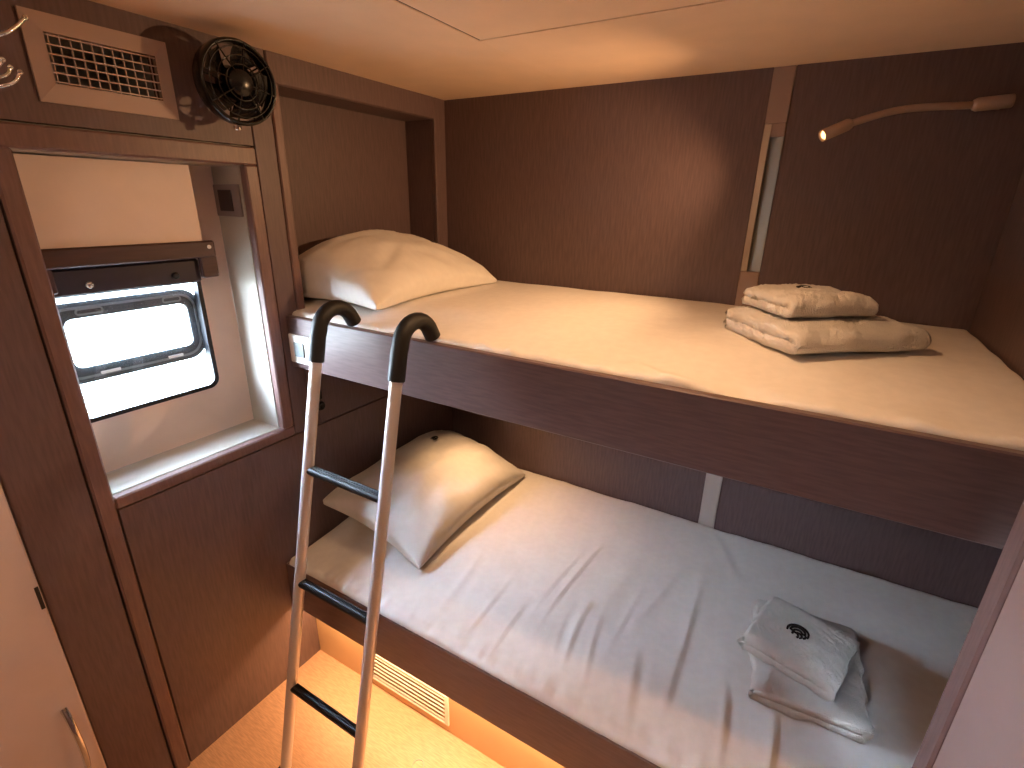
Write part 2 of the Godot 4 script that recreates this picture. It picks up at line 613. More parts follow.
	bx(st, Vector3(t, 1.924, 1.064), Vector3(0, H + 0.01, 1.263), 0.0001)
	obj("upper_board", st, M.wood, wl)
	st = begin()
	bx(st, Vector3(-0.200, 1.822, 1.052), Vector3(-0.188, 1.936, 1.275), 0.001)
	bx(st, Vector3(-0.188, 1.822, 1.052), Vector3(t, 1.834, 1.275), 0.001)
	bx(st, Vector3(-0.188, 1.924, 1.052), Vector3(t, 1.936, 1.275), 0.001)
	bx(st, Vector3(-0.188, 1.834, 1.052), Vector3(t, 1.924, 1.064), 0.001)
	bx(st, Vector3(-0.188, 1.834, 1.263), Vector3(t, 1.924, 1.275), 0.001)
	obj("air_duct", st, M.duct, wl)
	box("lower_board", Vector3(t, -0.01, 0.0), Vector3(0, 0.900, 1.3515), M.wood, wl, 0.002)
	box("side_board", Vector3(t, -0.01, 1.396), Vector3(0, H + 0.01, 1.527), M.wood, wl, 0.002)
	box("far_board", Vector3(t, -0.01, 2.152), Vector3(0, H + 0.01, ROOM_Z), M.wood, wl, 0.002)
	# hull behind, with the opening for the port light
	var hx0 := -0.235
	var hx1 := -0.205
	box("hull_panel", Vector3(hx0, -0.05, -0.05), Vector3(hx1, H + 0.03, 0.93), M.hull, wl)
	box("hull_panel", Vector3(hx0, -0.05, 1.375), Vector3(hx1, H + 0.03, ROOM_Z + 0.05), M.hull, wl)
	box("hull_panel", Vector3(hx0, -0.05, 0.93), Vector3(hx1, 1.06, 1.375), M.hull, wl)
	box("hull_panel", Vector3(hx0, 1.47, 0.93), Vector3(hx1, H + 0.03, 1.375), M.hull, wl)
	box("backing", Vector3(-0.06, -0.05, 1.3755), Vector3(-0.024, H + 0.03, ROOM_Z + 0.05), M.hull, wl)  # these unseen backing boards are added to keep stray light out
	box("backing", Vector3(-0.06, -0.05, -0.05), Vector3(-0.024, 0.93, 1.3755), M.hull, wl)
	box("backing", Vector3(-0.06, 1.735, 0.77), Vector3(-0.024, 1.8215, 1.3755), M.hull, wl)
	box("backing", Vector3(-0.06, 1.9365, 0.77), Vector3(-0.024, H + 0.03, 1.3755), M.hull, wl)
	box("backing", Vector3(-0.06, 1.8215, 0.77), Vector3(-0.024, 1.9365, 1.0515), M.hull, wl)
	box("backing", Vector3(-0.06, 1.8215, 1.2755), Vector3(-0.024, 1.9365, 1.3755), M.hull, wl)
	box("backing", Vector3(-0.06, 0.93, 0.77), Vector3(-0.024, 1.735, 0.862), M.hull, wl)
	# beige door beyond the side board
	var d := struct("door_1")
	box("leaf", Vector3(-0.02, 0.015, 1.531), Vector3(0.016, 1.96, 2.148), M.door, d, 0.004)
	st = begin()
	var hp := []
	for i in 21:
		var q := i / 20.0
		hp.append(Vector3(0.016 + 0.038 * pow(sin(PI * q), 0.7), lerpf(0.475, 0.265, q), 1.566))
	tube(st, hp, 0.007, 12)
	obj("handle", st, M.chrome, d)
	st = begin()
	bx(st, Vector3(0.0155, 0.755, 1.5335), Vector3(0.0172, 0.815, 1.5405), 0.0005)
	obj("latch_plate", st, M.black, d)

func arc_xz(c: Vector3, r: float, n: int) -> Array:
	var o := []
	for i in n + 1:
		var a := TAU * i / n
		o.append(c + Vector3(cos(a) * r, 0, sin(a) * r))
	return o

func build_window() -> void:
	# wooden trim round the opening; its stile by the door runs to the floor
	var tr := struct("trim_1")
	var t := -0.022
	var f := 0.006
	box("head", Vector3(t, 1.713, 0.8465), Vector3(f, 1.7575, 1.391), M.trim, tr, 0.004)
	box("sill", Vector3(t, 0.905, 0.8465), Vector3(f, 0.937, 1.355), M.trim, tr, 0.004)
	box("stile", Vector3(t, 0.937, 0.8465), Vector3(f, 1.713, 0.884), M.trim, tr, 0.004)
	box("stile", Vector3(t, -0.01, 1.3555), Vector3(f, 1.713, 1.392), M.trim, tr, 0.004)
	var w := struct("window_1")
	# reveal
	box("reveal_side", Vector3(-0.15, 0.93, 0.863), Vector3(t, 1.73, 0.885), M.reveal, w, 0.001)
	box("reveal_side", Vector3(-0.15, 0.93, 1.357), Vector3(t, 1.73, 1.375), M.reveal, w, 0.001)
	box("reveal_bottom", Vector3(-0.15, 0.918, 0.885), Vector3(t, 0.938, 1.357), M.reveal, w, 0.001)
	box("reveal_top", Vector3(-0.15, 1.711, 0.885), Vector3(t, 1.731, 1.357), M.reveal, w, 0.001)
	# beige lining with the rounded opening
	var st := begin()
	var pane := rrect(0.977, 1.352, 1.088, 1.452, 0.028)
	var outer := []
	for p in pane:
		# push the loop out to the lining's rectangle
		var c := Vector2(1.1645, 1.27)
		var q: Vector2 = p - c
		outer.append(q)
	var rect := rrect(0.8855, 1.3565, 0.9385, 1.7105, 0.0005)
	ring_frame(st, rect, pane, -0.168, -0.15)
	obj("lining", st, M.beige, w)
	st = begin()
	ring_frame(st, rrect(0.973, 1.356, 1.084, 1.456, 0.030), rrect(0.985, 1.345, 1.096, 1.444, 0.022), -0.174, -0.1475)
	obj("gasket", st, M.gasket, w)
	st = begin()
	bx(st, Vector3(-0.178, 1.07, 0.95), Vector3(-0.173, 1.465, 1.3565), 0.001)
	obj("outer_pane", st, M.glass, w)
	# opening port light in the pane
	st = begin()
	ring_frame(st, rrect(0.972, 1.345, 1.178, 1.383, 0.052), rrect(1.008, 1.298, 1.219, 1.342, 0.020), -0.200, -0.180)
	var pf := obj("port_frame", st, M.port_frame, w)
	st = begin()
	ring_frame(st, rrect(0.984, 1.333, 1.190, 1.371, 0.045), rrect(0.990, 1.327, 1.196, 1.365, 0.040), -0.181, -0.1785)
	obj("frame_bead", st, M.grey_plastic, pf)
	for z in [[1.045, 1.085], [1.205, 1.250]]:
		box("latch", Vector3(-0.182, 1.193, z[0]), Vector3(-0.177, 1.2005, z[1]), M.white_plastic, pf, 0.001)  # white bars stand in for the highlights on the latches
	for z in [[1.02, 1.07], [1.21, 1.27]]:
		st = begin()
		ring_frame(st, rrect(z[0], z[1], 1.349, 1.366, 0.008, 4), rrect(z[0] + 0.004, z[1] - 0.004, 1.353, 1.362, 0.004, 4), -0.182, -0.178)
		obj("hinge", st, M.grey_plastic, pf)
	# dark header of the port with its catches
	st = begin()
	bx(st, Vector3(-0.1475, 1.405, 0.985), Vector3(-0.113, 1.470, 1.345), 0.006)
	var hd := obj("header", st, M.latch, w)
	for z in [1.055, 1.25]:
		st = begin()
		lathe(st, Vector3(-0.113, 1.430, z), Vector3(1, 0, 0), [Vector2(0.009, 0), Vector2(0.009, 0.005), Vector2(0.006, 0.008), Vector2(0, 0.008)], 16)
		obj("catch", st, M.chrome if z > 1.1 else M.black, hd)
	# blind, half drawn: cloth and bottom rail
	var b := thing("window_blind", "beige window blind half drawn, with a dark brown bottom rail", "blind")
	st = begin()
	var n := 12
	bx(st, Vector3(-0.092, 1.507, 0.979), Vector3(-0.089, 1.708, 1.354), 0.0008)
	obj("blind_cloth", st, M.beige, b)
	box("bottom_rail", Vector3(-0.098, 1.474, 0.955), Vector3(-0.075, 1.518, 1.354), M.blind_rail, b, 0.004)
	box("end_bracket", Vector3(-0.112, 1.418, 0.945), Vector3(-0.094, 1.476, 0.990), M.blind_rail, b, 0.003)
	box("end_bracket", Vector3(-0.112, 1.418, 1.316), Vector3(-0.094, 1.476, 1.354), M.blind_rail, b, 0.003)
	st = begin()
	lathe(st, Vector3(-0.075, 1.502, 0.972), Vector3(1, 0, 0), [Vector2(0.0055, 0), Vector2(0.005, 0.002), Vector2(0, 0.0028)], 14)
	obj("screw_cap", st, M.white_plastic, b)

func build_bunks() -> void:
	var u := thing("upper_bunk", "brown wooden upper bunk with a deep front board, fixed above the other berth", "bunk")
	box("front_board", Vector3(0.001, 1.132, UPPER_Z - 0.022), Vector3(W, 1.293, UPPER_Z), M.wood_long, u, 0.003)
	box("base_panel", Vector3(0.001, 1.140, 0.001), Vector3(W, 1.165, UPPER_Z - 0.022), M.wood_long, u)
	var l := thing("lower_bunk", "brown wooden lower bunk on a pale plinth above the cabin floor", "bunk")
	box("front_board", Vector3(0.001, 0.286, LOWER_Z - 0.022), Vector3(RIGHT_X - 0.006, 0.462, LOWER_Z), M.wood_long, l, 0.003)
	box("base_panel", Vector3(0.001, 0.36, 0.001), Vector3(LOWER_END - 0.001, 0.385, LOWER_Z - 0.022), M.wood_long, l)
	box("soffit", Vector3(0.001, 0.300, 0.868), Vector3(RIGHT_X - 0.006, 0.312, LOWER_Z - 0.022), M.kick, l)
	# plinth with an opening into the hollow of the berth behind the grille
	var ps := begin()
	bx(ps, Vector3(0.001, 0.0, 0.846), Vector3(0.287, 0.36, 0.868), 0.0005)
	bx(ps, Vector3(0.610, 0.0, 0.846), Vector3(LOWER_END - 0.002, 0.36, 0.868), 0.0005)
	bx(ps, Vector3(0.287, 0.159, 0.846), Vector3(0.610, 0.36, 0.868), 0.0005)
	bx(ps, Vector3(0.287, 0.0, 0.846), Vector3(0.610, 0.041, 0.868), 0.0005)
	obj("plinth", ps, M.kick, l)
	# louvred grille in the plinth
	var g := Node3D.new()
	g.name = "grille"
	l.add_child(g)
	var st := begin()
	var gx0 := 0.275
	var gx1 := 0.622
	bx(st, Vector3(gx0, 0.036, 0.868), Vector3(gx0 + 0.014, 0.164, 0.875), 0.001)
	bx(st, Vector3(gx1 - 0.014, 0.036, 0.868), Vector3(gx1, 0.164, 0.875), 0.001)
	bx(st, Vector3(gx0 + 0.014, 0.157, 0.868), Vector3(gx1 - 0.014, 0.164, 0.875), 0.001)
	bx(st, Vector3(gx0 + 0.014, 0.036, 0.868), Vector3(gx1 - 0.014, 0.043, 0.875), 0.001)
	obj("grille_frame", st, M.white_plastic, g)
	for i in 6:
		var y := 0.0545 + i * 0.0182
		box("slat", Vector3(gx0 + 0.0145, y - 0.0028, 0.8705), Vector3(gx1 - 0.0145, y + 0.0028, 0.8738), M.white_plastic, g, 0.0008)

func build_bedding() -> void:
	var upper_disp := func(x: float, z: float) -> float:
		noise.seed = 3
		var d := noise.get_noise_2d(x * 300.0, z * 420.0) * 0.0035
		d -= 0.027 * pow(smoothstep(0.40, 0.80, z), 1.6)
		# gathers along the front hem
		var f := exp(-pow((z - 0.79) / 0.02, 2.0))
		d += f * (noise.get_noise_2d(x * 1500.0, 9.0) * 0.006)
		d += f * 0.009 * exp(-pow((x - 1.19) / 0.05, 2.0)) - f * 0.010 * exp(-pow((x - 1.29) / 0.07, 2.0))
		d += crease(x, z, Vector2(1.05, 0.70), Vector2(1.16, 0.80), 0.003, 0.009)
		return d
	var st := soft_slab(-0.145, W - 0.003, 0.004, UPPER_Z - 0.024, 1.236, UPPER_Y, 0.014, upper_disp)
	var mu := obj("upper_mattress", st, M.sheet)
	mu.set_meta("label", "mattress in a smooth white sheet on the upper bunk")
	mu.set_meta("category", "mattress")
	var lower_disp := func(x: float, z: float) -> float:
		noise.seed = 17
		var d := noise.get_noise_2d(x * 260.0, z * 300.0) * 0.005
		d += noise.get_noise_2d(x * 900.0, z * 250.0 + 70.0) * 0.0022
		for c in [[0.905, 0.30, 0.872, 0.78, 0.0055, 0.0055], [0.866, 0.33, 0.835, 0.78, 0.0042, 0.005], [1.10, 0.45, 1.06, 0.80, 0.003, 0.006], [0.70, 0.60, 0.72, 0.92, 0.003, 0.007], [0.80, 0.66, 0.81, 0.93, 0.0035, 0.006], [1.242, 0.33, 1.236, 0.93, 0.0035, 0.010], [1.19, 0.22, 1.10, 0.62, 0.003, 0.012], [0.97, 0.60, 0.985, 0.86, 0.004, 0.008], [1.02, 0.62, 1.05, 0.88, 0.003, 0.008], [0.93, 0.62, 0.95, 0.84, 0.003, 0.007], [1.36, 0.66, 1.38, 0.93, 0.005, 0.010], [1.47, 0.70, 1.48, 0.93, 0.005, 0.009], [1.15, 0.68, 1.17, 0.93, 0.004, 0.012], [0.55, 0.55, 0.60, 0.90, 0.003, 0.012], [1.22, 0.02, 1.33, 0.30, 0.004, 0.016]]:
			d += crease(x, z, Vector2(c[0], c[1]), Vector2(c[2], c[3]), c[4], c[5])
		d -= 0.016 * pow(smoothstep(0.5, 0.94, z), 1.6)
		var f := exp(-pow((z - 0.925) / 0.03, 2.0))
		d += f * (noise.get_noise_2d(x * 1900.0, 31.0) * 0.006 + noise.get_noise_2d(x * 5200.0, 77.0) * 0.0025)
		return d
	st = soft_slab(0.004, LOWER_END - 0.003, 0.004, LOWER_Z - 0.003, 0.463, LOWER_Y, 0.022, lower_disp, 0.0065)
	var ml := obj("lower_mattress", st, M.sheet)
	ml.set_meta("label", "mattress in a creased white sheet on the lower bunk")
	ml.set_meta("category", "mattress")
	box("mattress_core", Vector3(0.006, 0.386, 0.006), Vector3(LOWER_END - 0.005, 0.4628, LOWER_Z - 0.024), M.sheet, ml, 0.005)

	# pillows lean on the wall at the head end
	var pu := thing("pillow", "plump white pillow leaning in the wooden recess on the upper bunk", "pillow", "pillows on the bunks")
	pu.transform = Transform3D(Basis(Vector3(0, 0, 1), deg_to_rad(-5.0)), Vector3(0.078, 1.392, 0.412))
	var bed_up := func(z: float) -> float: return UPPER_Y + 0.002 - 0.027 * pow(smoothstep(0.40, 0.80, z), 1.6)
	obj("pillow_case", pillow_shape(0.65, 0.45, 0.21, 4, 0.8, 0.36, 0.40, pu.transform, bed_up), M.pillow, pu)
	var pl := thing("pillow", "white pillow with a small black emblem, leaning on the wall of the lower bunk", "pillow", "pillows on the bunks")
	pl.transform = Transform3D(Basis(Vector3(0, 0, 1), deg_to_rad(-12.0)), Vector3(0.220, 0.592, 0.425))
	var bed_low := func(_z: float) -> float: return LOWER_Y + 0.003
	obj("pillow_case", pillow_shape(0.70, 0.47, 0.15, 9, 0.9, 0.0, 0.45, pl.transform, bed_low), M.pillow, pl)
	var e := obj("emblem", emblem_shape(0.015), M.thread, pl)
	e.position = Vector3(-0.12, 0.0765, -0.14)
	e.rotation_degrees = Vector3(-6, 40, 22)

	# towels on the upper bunk
	var ang := atan2(0.24, 0.155)
	var bu := thing("bath_towel", "larger folded white towel lying flat on the upper bunk's sheet", "towel", "folded white towels")
	obj("towel_cloth", towel_shape(0.275, 0.32, 2, 0.028, 31), M.towel, bu)
	bu.position = Vector3(1.392, UPPER_Y + 0.004, 0.385)
	bu.rotation.y = -deg_to_rad(50.0)
	var hu := thing("hand_towel", "smaller folded white towel on top of the larger one on the upper bunk", "towel", "folded white towels")
	obj("towel_cloth", towel_shape(0.195, 0.205, 2, 0.023, 37, 1.6), M.towel, hu)
	hu.position = Vector3(1.355, UPPER_Y + 0.0695, 0.385)
	hu.rotation.y = -deg_to_rad(52.0)
	e = obj("emblem", emblem_shape(0.017), M.thread, hu)
	e.position = Vector3(-0.01, 0.0525, 0.0)
	# towels on the lower bunk
	var bl := thing("bath_towel", "larger folded white towel lying flat on the lower bunk's creased sheet", "towel", "folded white towels")
	obj("towel_cloth", towel_shape(0.245, 0.33, 2, 0.022, 41), M.towel, bl)
	bl.position = Vector3(1.525, LOWER_Y + 0.004, 0.535)
	bl.rotation.y = deg_to_rad(4.0)
	var hl := thing("hand_towel", "smaller folded white towel with a round black emblem, on the lower bunk", "towel", "folded white towels")
	obj("towel_cloth", towel_shape(0.21, 0.205, 2, 0.026, 45, 1.8), M.towel, hl)
	hl.position = Vector3(1.500, LOWER_Y + 0.056, 0.54)
	hl.rotation.y = deg_to_rad(-16.0)
	e = obj("emblem", emblem_shape(0.024), M.thread, hl)
	e.position = Vector3(0.0, 0.0585, 0.005)
	e.rotation_degrees.y = 30.0

func build_ladder() -> void:
	var l := thing("bunk_ladder", "aluminium bunk ladder with black hooked grips and three black rungs", "ladder")
	var rail := func(y: float) -> float: return 1.23 - 0.231 * y
	for x in [0.28, 0.56]:
		var st := begin()
		tube(st, [Vector3(x, 0.012, rail.call(0.012)), Vector3(x, 1.30, rail.call(1.30))], 0.0155, 20)
		obj("rail", st, M.alu, l)
		st = begin()
		var pts := [Vector3(x, 1.228, rail.call(1.228)), Vector3(x, 1.27, rail.call(1.27)), Vector3(x, 1.295, rail.call(1.295))]
		# bend over the edge of the bunk
		var c := Vector2(0.868, 1.300)
		var r := 0.058
		for i in range(0, 13):
			var a := deg_to_rad(8.0 + 148.0 * i / 12.0)
			pts.append(Vector3(x, c.y + r * sin(a) * 1.0, c.x + r * cos(a)))
		var last: Vector3 = pts[-1]
		pts.append(last + Vector3(0, -0.016, -0.009))
		tube(st, pts, 0.0205, 20)
		obj("grip", st, M.rubber, l)
		st = begin()
		lathe(st, Vector3(x, 0.0, rail.call(0.0)), Vector3.UP, [Vector2(0, 0), Vector2(0.021, 0), Vector2(0.021, 0.02), Vector2(0.0185, 0.032), Vector2(0.0155, 0.032)], 20)
		obj("foot", st, M.rubber, l)
	for y in [0.938, 0.616, 0.296]:
		var st := begin()
		tube(st, [Vector3(0.289, y, rail.call(y)), Vector3(0.551, y, rail.call(y))], 0.0125, 16)
		var rung := obj("rung", st, M.black, l)
		st = begin()
		for k in [-0.007, 0.0, 0.007]:
			bx(st, Vector3(0.297, y + 0.0105, rail.call(y) + k - 0.002), Vector3(0.543, y + 0.0138, rail.call(y) + k + 0.002), 0.0008)
		obj("tread_ribs", st, M.rubber, rung)
	at_base(l, Vector3(0.42, 0.0, 1.23))

func build_fan() -> void:
	var f := thing("wall_fan", "small round black fan on the wall beside the ventilation grille", "fan")
	var c := Vector3(0.098, 1.886, 0.935)
	var ax := Vector3(1.0, -0.06, 0.10).normalized()
	var u := ax.cross(Vector3.UP).normalized()
	var w := u.cross(ax).normalized()
	var R := 0.089
	var st := begin()
	# shroud
	lathe(st, c - ax * 0.022, ax, [Vector2(R * 0.93, 0.0), Vector2(R, 0.004), Vector2(R * 1.02, 0.02), Vector2(R * 1.02, 0.036), Vector2(R * 0.985, 0.044), Vector2(R * 0.93, 0.044), Vector2(R * 0.90, 0.03), Vector2(R * 0.90, 0.006), Vector2(R * 0.93, 0.0)], 48)
	obj("shroud", st, M.fan, f)
	# guard rings and spokes on the front
	for k in [0.42, 0.62, 0.82]:
		st = begin()
		var p := []
		for i in 49:
			var a := TAU * i / 48.0
			p.append(c + ax * (0.024 + 0.008 * (1.0 - k)) + (u * cos(a) + w * sin(a)) * R * k)
		tube(st, p, 0.0016, 6, false)
		obj("guard_ring", st, M.fan, f)
	for i in 8:
		var a := TAU * i / 8.0 + 0.2
		var d := u * cos(a) + w * sin(a)
		st = begin()
		tube(st, [c + ax * 0.030 + d * R * 0.18, c + ax * 0.021 + d * R * 0.97], 0.002, 6)
		obj("guard_spoke", st, M.fan, f)
		st = begin()
		tube(st, [c - ax * 0.020 + d * R * 0.18, c - ax * 0.019 + d * R * 0.95], 0.002, 6)
		obj("rear_spoke", st, M.fan, f)
	st = begin()
	lathe(st, c - ax * 0.03, ax, [Vector2(0, 0), Vector2(0.036, 0), Vector2(0.038, 0.01), Vector2(0.033, 0.056), Vector2(0.020, 0.063), Vector2(0, 0.065)], 28)
	obj("motor_hub", st, M.fan, f)
	for i in 5:
		var a0 := TAU * i / 5.0 + 0.4
		st = begin()
		flat(st)
		var rows := []
		for j in 6:
			var q := j / 5.0
			var row := []
			for k in [-1.0, 0.0, 1.0]:
				var rr := lerpf(0.026, R * 0.86, q)
				var a: float = a0 + q * 0.35 + k * lerpf(0.6, 0.47, q)
				row.append(c + ax * (0.0 - k * 0.011) + (u * cos(a) + w * sin(a)) * rr)
			rows.append(row)
		for j in 5:
			for k in 2:
				for s in [1.0, -1.0]:
					var o: Vector3 = ax * 0.0006 * s
					quad(st, rows[j][k] + o, rows[j][k + 1] + o, rows[j + 1][k + 1] + o, rows[j + 1][k] + o, ax * s)
		obj("blade", st, M.fan, f)
	# bracket to the wall
	st = begin()
	tube(st, [Vector3(0.008, 1.905, 0.87), Vector3(0.035, 1.90, 0.885), c - ax * 0.028], 0.012, 12)
	obj("bracket", st, M.fan, f)
	st = begin()
	lathe(st, Vector3(0.0, 1.905, 0.865), Vector3(1, 0, 0), [Vector2(0.028, 0), Vector2(0.028, 0.006), Vector2(0.022, 0.011), Vector2(0, 0.011)], 24)
	obj("wall_plate", st, M.fan, f)
	st = begin()
	lathe(st, c - w * R * 1.03 + u * 0.012 + ax * 0.004, -w, [Vector2(0.009, 0), Vector2(0.009, 0.008), Vector2(0.006, 0.011), Vector2(0, 0.011)], 16)
	obj("knob", st, M.chrome, f)
	at_base(f, Vector3(0.0, 1.905, 0.865))

func build_vent() -> void:
	var v := thing("ventilation_grille", "beige framed ventilation grille of crossed bars high above the window", "grille")
	var z0 := 1.033
	var z1 := 1.291
	var y0 := 1.801
	var y1 := 1.957
	var iz0 := 1.065
	var iz1 := 1.262
	var iy0 := 1.835
	var iy1 := 1.923
	var st := begin()
	flat(st)
	# frame with a sloped face
	var o := [Vector2(z0, y0), Vector2(z1, y0), Vector2(z1, y1), Vector2(z0, y1)]
	var n := [Vector2(iz0, iy0), Vector2(iz1, iy0), Vector2(iz1, iy1), Vector2(iz0, iy1)]
	for i in 4:
		var j := (i + 1) % 4
		var A := Vector3(0.006, o[i].y, o[i].x)
		var B := Vector3(0.006, o[j].y, o[j].x)
		var C := Vector3(0.013, n[j].y, n[j].x)
		var D := Vector3(0.013, n[i].y, n[i].x)
		var mid := (A + B) * 0.5 - Vector3(0, 1.879, 1.162)
		quad(st, A, B, C, D, Vector3(1, 0, 0))
		quad(st, A, B, Vector3(0, B.y, B.z), Vector3(0, A.y, A.z), Vector3(0, mid.y, mid.z))
		quad(st, D, C, Vector3(0.0005, C.y, C.z), Vector3(0.0005, D.y, D.z), -Vector3(0, mid.y, mid.z))
	obj("frame", st, M.vent_frame, v)
	for i in 6:
		var y := lerpf(iy0 + 0.004, iy1 - 0.004, i / 5.0)
		box("cross_bar", Vector3(0.007, y - 0.0012, iz0), Vector3(0.012, y + 0.0012, iz1), M.vent_slat, v, 0.0005)
	for i in 11:
		var z := lerpf(iz0 + 0.008, iz1 - 0.008, i / 10.0)
		box("upright_bar", Vector3(0.0015, iy0, z - 0.001), Vector3(0.006, iy1, z + 0.001), M.vent_slat, v, 0.0004)
	at_base(v, Vector3(0.0, y0, 1.162))

func build_rail() -> void:
	var r := thing("metal_wall_rail", "upright metal rail set between the brown wall boards behind the bunks", "rail")
	box("top_cover", Vector3(1.1605, 1.857, -0.013), Vector3(1.2175, H - 0.001, 0.004), M.rail_cover, r, 0.002)
	box("bottom_cover", Vector3(1.1605, 1.300, -0.013), Vector3(1.2175, 1.437, 0.004), M.rail_cover, r, 0.002)
	box("channel_lip", Vector3(1.1605, 1.4375, -0.013), Vector3(1.180, 1.8565, 0.003), M.nickel, r, 0.0015)
	box("channel_head", Vector3(1.180, 1.822, -0.013), Vector3(1.2175, 1.8565, 0.003), M.rail_cover, r, 0.0015)
	var st := begin()
	flat(st)
	var a := Vector3(1.1805, 1.4375, -0.011)
	var b := Vector3(1.2170, 1.4375, 0.003)
	var up := Vector3(0, 1.8218 - 1.4375, 0)
	quad(st, a, b, b + up, a + up, Vector3(-0.35, 0, 1))
	var back := Vector3(1.2170, 1.4375, -0.013)
	quad(st, b, back, back + up, b + up, Vector3(1, 0, 0))
	tri(st, a + up, b + up, back + up, Vector3.UP)
	tri(st, a, b, back, Vector3.DOWN)
	quad(st, a, back, back + up, a + up, Vector3(0, 0, -1))
	obj("channel_face", st, M.channel, r)
	box("lower_strip", Vector3(1.1605, 0.39, -0.013), Vector3(1.2175, 1.139, 0.003), M.alu, r, 0.0015)

func build_reading_lamp() -> void:
	var l := thing("reading_lamp", "slim bronze gooseneck reading lamp on the wall over the upper bunk", "lamp")
	var st := begin()
	var base0 := Vector3(1.690, 1.874, 0.036)
	var base1 := Vector3(1.616, 1.869, 0.040)
	var dir := (base1 - base0).normalized()
	lathe(st, base0, dir, [Vector2(0, 0), Vector2(0.0135, 0), Vector2(0.015, 0.003), Vector2(0.015, 0.066), Vector2(0.011, 0.074), Vector2(0, 0.074)], 24)
	obj("base", st, M.lamp_metal, l)
	st = begin()
	lathe(st, Vector3(1.672, 1.872, 0.0), Vector3(0, 0, 1), [Vector2(0.011, 0), Vector2(0.011, 0.004), Vector2(0.007, 0.008), Vector2(0.007, 0.028)], 20)
	obj("wall_mount", st, M.lamp_metal, l)
	var head := Vector3(1.306, 1.797, 0.165)
	var head1 := Vector3(1.371, 1.832, 0.118)
	var cv := Curve3D.new()
	cv.add_point(base1, Vector3.ZERO, Vector3(-0.10, -0.004, 0.01))
	cv.add_point(Vector3(1.475, 1.862, 0.085), Vector3(0.05, 0.006, -0.01), Vector3(-0.04, -0.005, 0.008))
	cv.add_point(head1, Vector3(0.04, 0.018, -0.006), Vector3.ZERO)
	var pts := []
	var n := 30
	for i in n + 1: pts.append(cv.sample_baked(cv.get_baked_length() * i / n, true))
	st = begin()
	tube(st, pts, 0.0085, 14)
	obj("gooseneck", st, M.lamp_metal, l)
	st = begin()
	var hd := (head - head1).normalized()
	lathe(st, head1 - hd * 0.006, hd, [Vector2(0, 0), Vector2(0.009, 0), Vector2(0.0125, 0.006), Vector2(0.0145, 0.012), Vector2(0.0145, 0.079), Vector2(0.0125, 0.079), Vector2(0.0115, 0.074)], 24)
	var h := obj("head", st, M.lamp_metal, l)
	st = begin()
	lathe(st, head1 - hd * 0.006, hd, [Vector2(0.0118, 0.072), Vector2(0.009, 0.0755), Vector2(0, 0.077)], 20)
	obj("lamp_lens", st, M.lamp_glow, h)
	spot("reading_beam", head + hd * 0.008, Vector3(-0.95, -0.25, 0.20), 0.80, Color(1.0, 0.78, 0.56), 0.012, 51.0, l)
	at_base(l, Vector3(1.672, 1.872, 0.0))

